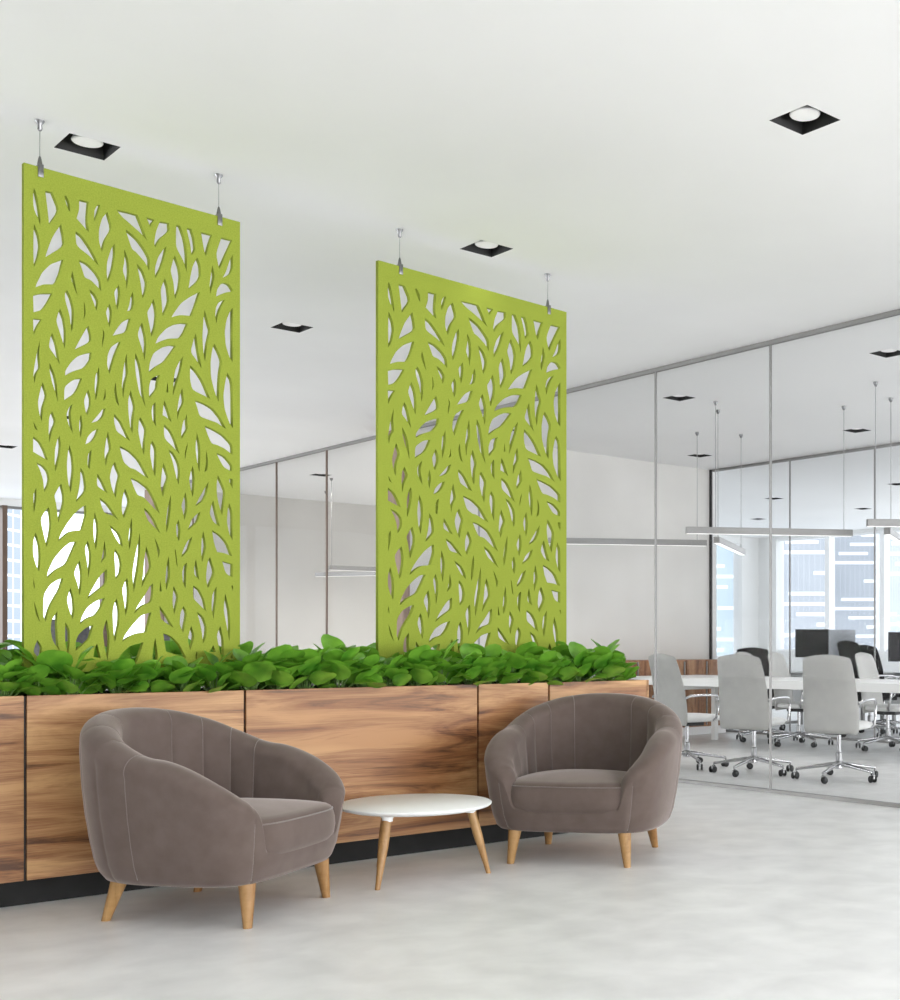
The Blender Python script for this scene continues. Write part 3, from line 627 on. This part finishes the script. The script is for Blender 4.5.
# ------------------------------------------------------------------ linear pendants
def pendant(p, q, ztop, wires, label):
    p, q = Vector(p), Vector(q); L = (q-p).length; c_ = (p+q)/2; an = math.atan2((q-p).y, (q-p).x)
    t = thing('linear_pendant', label, 'pendant light', (c_.x, c_.y, ztop), an, 'linear pendant lights behind the glass')
    B(-L/2, L/2, -0.03, 0.03, -0.062, 0).build('housing', 'pendant', t, bevel=0.002)
    B(-L/2+0.006, L/2-0.006, -0.025, 0.025, -0.0632, -0.0615).build('diffuser', 'led', t)
    l = bpy.data.lights.new('pendant_glow', 'AREA'); l.shape = 'RECTANGLE'; l.size = L*0.95; l.size_y = 0.04; l.energy = 4 if c_.y < 12 else 6; l.color = (1, 0.98, 0.95)
    lo = bpy.data.objects.new('pendant_glow', l); C.objects.link(lo); lo.location = (c_.x, c_.y, ztop-0.066); lo.rotation_euler = (0, 0, an)
    for u in wires:
        x_ = (u-0.5)*L
        MB().tube([(x_, 0, 0), (x_, 0, H-ztop-0.03)], 0.004, 8).build('cable', 'cable', t, smooth=60)
        MB().lathe([(0.008, H-ztop-0.04), (0.022, H-ztop-0.012), (0.022, H-ztop-0.0005), (0, H-ztop-0.0004)], (x_, 0, 0), 16).build('ceiling_cup', 'steel', t, smooth=40)
pendant(at(686, 11.55), at(852, 11.85), 2.21, (0.175, 0.95), 'long grey linear pendant light hung in front of the inner glass, above the table')
pendant(at(548, 13.0), at(706.5, 13.3), 2.235, (0.06, 0.94), 'grey linear pendant light close to the plaster wall of the conference room')
pendant(at(716.5, 11.95), at(743, 13.55), 2.155, (0.05, 0.92), 'short foreshortened pendant light with bright underside near the wall corner')
pendant(at(867, 10.75), at(1010, 10.9), 2.2, (0.06, 0.94), 'linear pendant light cut by the right edge of the photo')
pendant(at(887, 11.2), at(915, 13.3), 2.17, (0.12, 0.9), 'foreshortened pendant light with bright underside at the right edge')
pendant(at(316, 18.4), at(400, 18.0), 2.19, (0.12, 0.93), 'farther linear pendant light between the two green screens')
pendant(at(329, 16.9), at(405, 17.5), 2.20, (0.03, 0.95), 'nearer linear pendant light with bright underside between the green screens')

# ------------------------------------------------------------------ conference furniture
ty0, ty1, tx0, tx1 = 4.6, 10.85, 9.26, 10.42
tb = thing('conference_table', 'long white conference table with a thick top behind the glass', 'table', (9.84, 7.7, 0))
B(tx0-9.84, tx1-9.84, ty0-7.7, ty1-7.7, 0.665, 0.752).build('table_top', 'white_table', tb, bevel=0.004)
for yy in (10.35, 5.6):
    m = MB().box(-0.42, -0.36, yy-7.7-0.03, yy-7.7+0.03, 0, 0.665).box(0.36, 0.42, yy-7.7-0.03, yy-7.7+0.03, 0, 0.665).box(-0.42, 0.42, yy-7.7-0.025, yy-7.7+0.025, 0.60, 0.665)
    m.build('leg', 'white_table', tb, bevel=0.003)

def office_chair(kind, leather):
    t = thing('office_chair', kind, 'office chair')
    # backrest, curved panel: tapered towards the top
    rows = []
    prof = [(0.0, 0, .222), (0.05, 0, .236), (.15, 0, .240), (.3, 0, .238), (.5, 0, .232), (.7, 0, .222), (.88, 0, .212), (.96, 0, .206), (1.0, 0, .196)]
    NB = 22
    def P_(u, v, side):
        wv = interp([(p_[0], p_[2]) for p_ in prof], u); z = 0.39+0.625*u
        yb = 0.215+0.10*u**1.3-0.02*math.sin(PI*u)
        x_ = wv*v; yb -= 0.035*v*v*(1-0.3*u); dome = (0.028*(1-v*v)-0.012) if u > 0.8 else 0
        z += dome*max(0, (u-0.8)/0.2)
        ed = max(0.15, (1-abs(v)**6))*max(0.2, min(1, min(u, 1-u)/0.05))
        return (x_, yb+side*0.026*ed, z)
    vs = [-1+2*j/NB for j in range(NB+1)]
    loop = []
    for i in range(25):
        u = i/24
        loop.append([P_(u, v, -1) for v in vs]+[P_(u, v, 1) for v in reversed(vs)])
    m = MB().grid(loop, closed_v=True)
    n_ = len(loop[0]); m.f.append(tuple(range(n_))[::-1]); b0 = len(m.v)-n_; m.f.append(tuple(range(b0, b0+n_)))
    m.build('backrest', leather, t, smooth=60)
    rows = []
    for i in range(48):
        a = 2*PI*i/48; cx_, cy_ = sgp(math.sin(a), 0.5), sgp(math.cos(a), 0.5)
        rows.append([(0, -0.03, .415), (0.20*cx_, 0.20*cy_-0.03, .416), (0.235*cx_, 0.235*cy_-0.03, .428), (0.245*cx_, 0.24*cy_-0.03, .445), (0.235*cx_, 0.235*cy_-0.03, .466), (0.20*cx_, 0.20*cy_-0.03, .478), (0, -0.03, .482)])
    MB().grid(rows, closed_u=True).build('seat', 'white_leather' if leather != 'grey_fabric' and leather != 'black_fabric' else leather, t, smooth=60)
    for sx in (-1, 1):
        x_ = 0.262*sx
        m = MB().tube([(0.225*sx, -0.12, .43), (x_, -0.13, .45), (x_, -0.15, .52), (x_, -0.165, .60), (x_, -0.15, .645), (x_, -0.10, .66), (x_, 0.06, .66), (x_, 0.16, .655), (0.245*sx, 0.205, .635)], 0.0115, 10)
        m.build('armrest', 'chrome', t, smooth=60)
    B(-0.09, 0.09, -0.13, 0.11, 0.375, 0.418).build('seat_mechanism', 'black', t, bevel=0.008)
    MB().lathe([(0, .10), (0.026, .10), (0.028, .22), (0.018, .225), (0.018, .376), (0, .377)], n=20).build('gas_column', 'chrome', t, smooth=40)
    m = MB()
    for i in range(5):
        a = 2*PI*i/5+0.3; c_, s_ = math.cos(a), math.sin(a)
        m.tube([(0.01*c_, 0.01*s_, .130), (0.12*c_, 0.12*s_, .118), (0.355*c_, 0.355*s_, .083)], [0.021, 0.017, 0.012], 10)
    m.lathe([(0, .09), (0.034, .09), (0.036, .145), (0.03, .152), (0, .153)], n=20)
    m.build('star_base', 'chrome', t, smooth=50)
    for i in range(5):
        a = 2*PI*i/5+0.3; c_, s_ = math.cos(a)*0.355, math.sin(a)*0.355; r_ = a+1.1+i*0.9
        mt = Matrix.Translation((c_, s_, 0)) @ Matrix.Rotation(r_, 4, 'Z')
        f_ = MB().tube([(0, 0, .085), (0, 0, .058)], 0.007, 8).box(-0.010, 0.026, -0.0075, 0.0075, 0.030, 0.060)
        f_.lathe([(0, .056), (0.016, .054), (0.018, .058), (0.01, .066), (0, .067)], n=12)
        ob = f_.xf(mt).build('caster', 'chrome', t, smooth=50)
        for sd in (-1, 1):
            wm = MB().tube([(0.012, sd*0.010, .0285), (0.012, sd*0.013, .0285), (0.012, sd*0.024, .0285), (0.012, sd*0.027, .0285)], [0.022, 0.0282, 0.0282, 0.022], 18)
            wm.xf(mt).build('wheel', 'black', ob, smooth=50)
    return t
pc = office_chair('pale leather office chair', 'pale_leather')
gc = office_chair('grey fabric office chair', 'grey_fabric')
bc = office_chair('black office chair', 'black_fabric')
RXP = head(1, 0); RXM = head(-1, 0)
near = 'pale near-side office chair, '
first = True
def put(proto, used, loc, rz, label, group, sc=1.0, lab=None):
    o = copy_tree(proto) if used else proto
    place(o, (*loc, 0), rz, label, group); o.scale = (sc, sc, sc); return o
for i, (px, d, dr, lb) in enumerate(((839, 10.22, 0.02, 'back turned to the viewer, rightmost one along the long table'), (754, 10.72, -0.03, 'back turned, middle one between the two glass joints'),
        (687, 11.3, -0.42, 'partly behind the left glass joint'), (606, 11.9, 0.0, 'half hidden by the end of the planter'))):
    put(pc, i > 0, at(px, d), head(0.95, 0.31)+dr, near+lb, 'pale office chairs along the near side of the table')
for i, (px, d, dr, lb) in enumerate(((888, 13.15, -0.05, 'behind the rightmost full chair'), (799, 13.75, 0.05, 'seen over the table next to the black monitor'), (765, 14.4, 0.0, 'hidden behind the second chair'))):
    put(pc, True, at(px, d), head(0.25, -0.97)+dr, 'pale far-side office chair, '+lb, 'pale office chairs along the far side of the table')
for i, (px, d, lb) in enumerate(((262, 17.4, 'left of the first dark mullion'), (290, 18.7, 'smallest, just right of the first dark mullion'), (322, 17.3, 'crossed by the second dark mullion'), (359, 17.0, 'beside the left edge of the right green screen'))):
    put(pc, True, at(px, d), head(0.5, -0.86), 'pale chair in the far meeting room, '+lb, 'pale office chairs in the far meeting room')
put(gc, False, at(60, 13.0), head(0.3, 0.95), 'dark grey high office chair seen through the lower left of the left green screen', 'grey office chairs', 1.33)
put(gc, True, at(134, 13.0), head(-0.5, 0.86), 'dark grey high office chair seen through the lower right of the left green screen', 'grey office chairs', 1.30)
put(gc, True, at(301, 16.0), head(0.2, 0.95), 'small dark grey chair between the pale chairs of the far meeting room', 'grey office chairs', 0.97)
put(bc, False, at(760, 16.3), head(0.9, 0.4), 'black office chair behind the second pale chair, in the far office', 'black office chairs', 1.05)
put(bc, True, at(870, 15.1), head(0.95, -0.3), 'black office chair beside the white drawer box, in the far office', 'black office chairs', 1.13)
put(bc, True, at(884, 15.9), head(0.95, -0.2), 'farther black office chair left of the grey desk, in the far office', 'black office chairs', 1.08)

# walnut sideboards at the conference wall
for i, (x0, x1, lb) in enumerate(((8.95, 10.05, 'left'), (10.06, 11.2, 'right'))):
    t = thing('sideboard', 'low walnut sideboard against the plaster wall, %s of the pair' % lb, 'sideboard', ((x0+x1)/2, 11.28, 0), 0, 'walnut sideboards')
    hw = (x1-x0)/2
    B(-hw, hw, -0.20, 0.23, 0.10, 0.93).build('carcass', 'walnut_v', t)
    B(-hw+0.02, hw-0.02, -0.17, 0.22, 0.0, 0.10).build('plinth', 'white_lacquer', t)
    for j in range(3):
        a_ = -hw+j*2*hw/3; d_ = B(a_+0.004, a_+2*hw/3-0.004, -0.222, -0.202, 0.105, 0.925).build('door', 'walnut_v', t, bevel=0.002)
        B(a_+2*hw/3-0.045, a_+2*hw/3-0.030, -0.236, -0.2225, 0.12, 0.91).build('handle', 'rail', d_)

# far office: desks, monitors, drawers
def desk(px, d, rz, label):
    x_, y_ = at(px, d); t = thing('desk', label, 'desk', (x_, y_, 0), rz, 'desks in the far office')
    B(-0.8, 0.8, -0.38, 0.38, 0.715, 0.745).build('desk_top', 'grey_desk', t, bevel=0.003)
    for sx in (-0.74, 0.74):
        MB().box(sx-0.02, sx+0.02, -0.34, -0.30, 0, 0.715).box(sx-0.02, sx+0.02, 0.30, 0.34, 0, 0.715).box(sx-0.02, sx+0.02, -0.30, 0.30, 0.02, 0.06).build('leg', 'rail', t)
    B(-0.72, 0.72, -0.02, 0.02, 0.30, 0.715).build('modesty_panel', 'white_lacquer', t)
    return t
desk(824, 16.6, PI/2-0.05, 'grey desk carrying the monitors behind the far chairs')
desk(922, 16.2, PI/2-0.05, 'grey desk at the right edge of the photo, in the far office')
def monitor(px, d, rz, wd, hh, zb, label, casing='black'):
    x_, y_ = at(px, d); t = thing('monitor', label, 'monitor', (x_, y_, 0.745), rz, 'computer monitors')
    z0 = zb-0.745
    B(-wd/2, wd/2, -0.012, 0.022, z0, z0+hh).build('casing', casing, t, bevel=0.006)
    B(-wd/2+0.012, wd/2-0.012, -0.014, -0.0122, z0+0.012, z0+hh-0.012).build('screen', 'screen', t)
    B(-0.03, 0.03, 0.0225, 0.034, 0.012, z0+hh*0.5).build('stand', 'silver', t, bevel=0.002)
    B(-0.11, 0.11, -0.09, 0.09, 0.0, 0.012).build('foot', 'silver', t, bevel=0.003)
monitor(812, 16.3, head(-0.72, -0.70), 0.44, 0.37, 0.95, 'black monitor facing the viewer, above the rightmost full chair', 'black')
monitor(838, 16.75, head(0.45, 0.9), 0.50, 0.36, 0.96, 'silver monitor seen from behind, right of the black screen', 'silver')
monitor(905, 16.0, head(-0.3, -0.95), 0.5, 0.38, 0.90, 'black monitor cut by the right edge of the photo', 'black')
x_, y_ = at(847, 17.2)
t = thing('drawer_box', 'white drawer box between the silver monitor and the black chairs', 'drawer box', (x_, y_, 0), head(-0.72, -0.70), 'office storage')
B(-0.20, 0.20, -0.20, 0.20, 0.04, 1.13).build('carcass', 'white_lacquer', t, bevel=0.004)
for j in range(4):
    d_ = B(-0.19, 0.19, -0.216, -0.201, 0.06+j*0.267, 0.06+j*0.267+0.255).build('drawer', 'white_lacquer', t, bevel=0.003)
    for sx in (-0.07, 0.07): B(sx-0.012, sx+0.012, -0.226, -0.2165, 0.18+j*0.267, 0.225+j*0.267).build('handle', 'black', d_)
B(-0.18, 0.18, -0.18, 0.18, 0.0, 0.04).build('plinth', 'black', t)

# ------------------------------------------------------------------ towers outside
def tower(px0, px1, d, ztop, m, label, depth=9, floors=None):
    a = Vector(at(px0, d)); b_ = Vector(at(px1, d)); c_ = (a+b_)/2; wd = (b_-a).length
    t = thing('tower_block', label, 'building', (c_.x+FR.x*depth/2, c_.y+FR.y*depth/2, -60), YAW-PI/2, 'towers outside the windows')
    B(-wd/2, wd/2, -depth/2, depth/2, 0, ztop+60).build('facade', m, t)
    B(-wd/2-0.4, wd/2+0.4, -depth/2-0.4, depth/2+0.4, ztop+60, ztop+61.2).build('roof', 'rail', t)
F1 = facade('tower_glass_blue', (0.34, 0.36, 0.39), (0.44, 0.455, 0.48), (0.85, 0.87, 0.9), (3.2, 1.0), 0.55, 0.12)
F2 = facade('tower_glass_pale', (0.42, 0.50, 0.545), (0.54, 0.61, 0.65), (0.85, 0.9, 0.93), (1.4, 1.1), 0.6, 0.25)
F3 = facade('tower_grid_blue', (0.30, 0.34, 0.40), (0.36, 0.40, 0.46), (0.93, 0.94, 0.96), (9.0, 1.55), 0.0, 0.5, 0.16)
F4 = facade('tower_white', (0.50, 0.53, 0.57), (0.62, 0.65, 0.68), (0.96, 0.96, 0.97), (2.0, 1.3), 0.5, 0.4)
tower(776, 826, 120, 40, F1, 'blue-grey tower with pale floor strips, in the first right window')
tower(829, 876, 135, 40, F1, 'wide blue-grey tower with pale floor strips, in the second right window')
tower(884, 960, 160, 40, F4, 'white tower behind the window at the right edge')
tower(700, 742, 130, 40, F2, 'pale blue glass tower beside the white corner column')
tower(-130, -28, 120, 40, F3, 'blue gridded tower at the left edge of the photo')
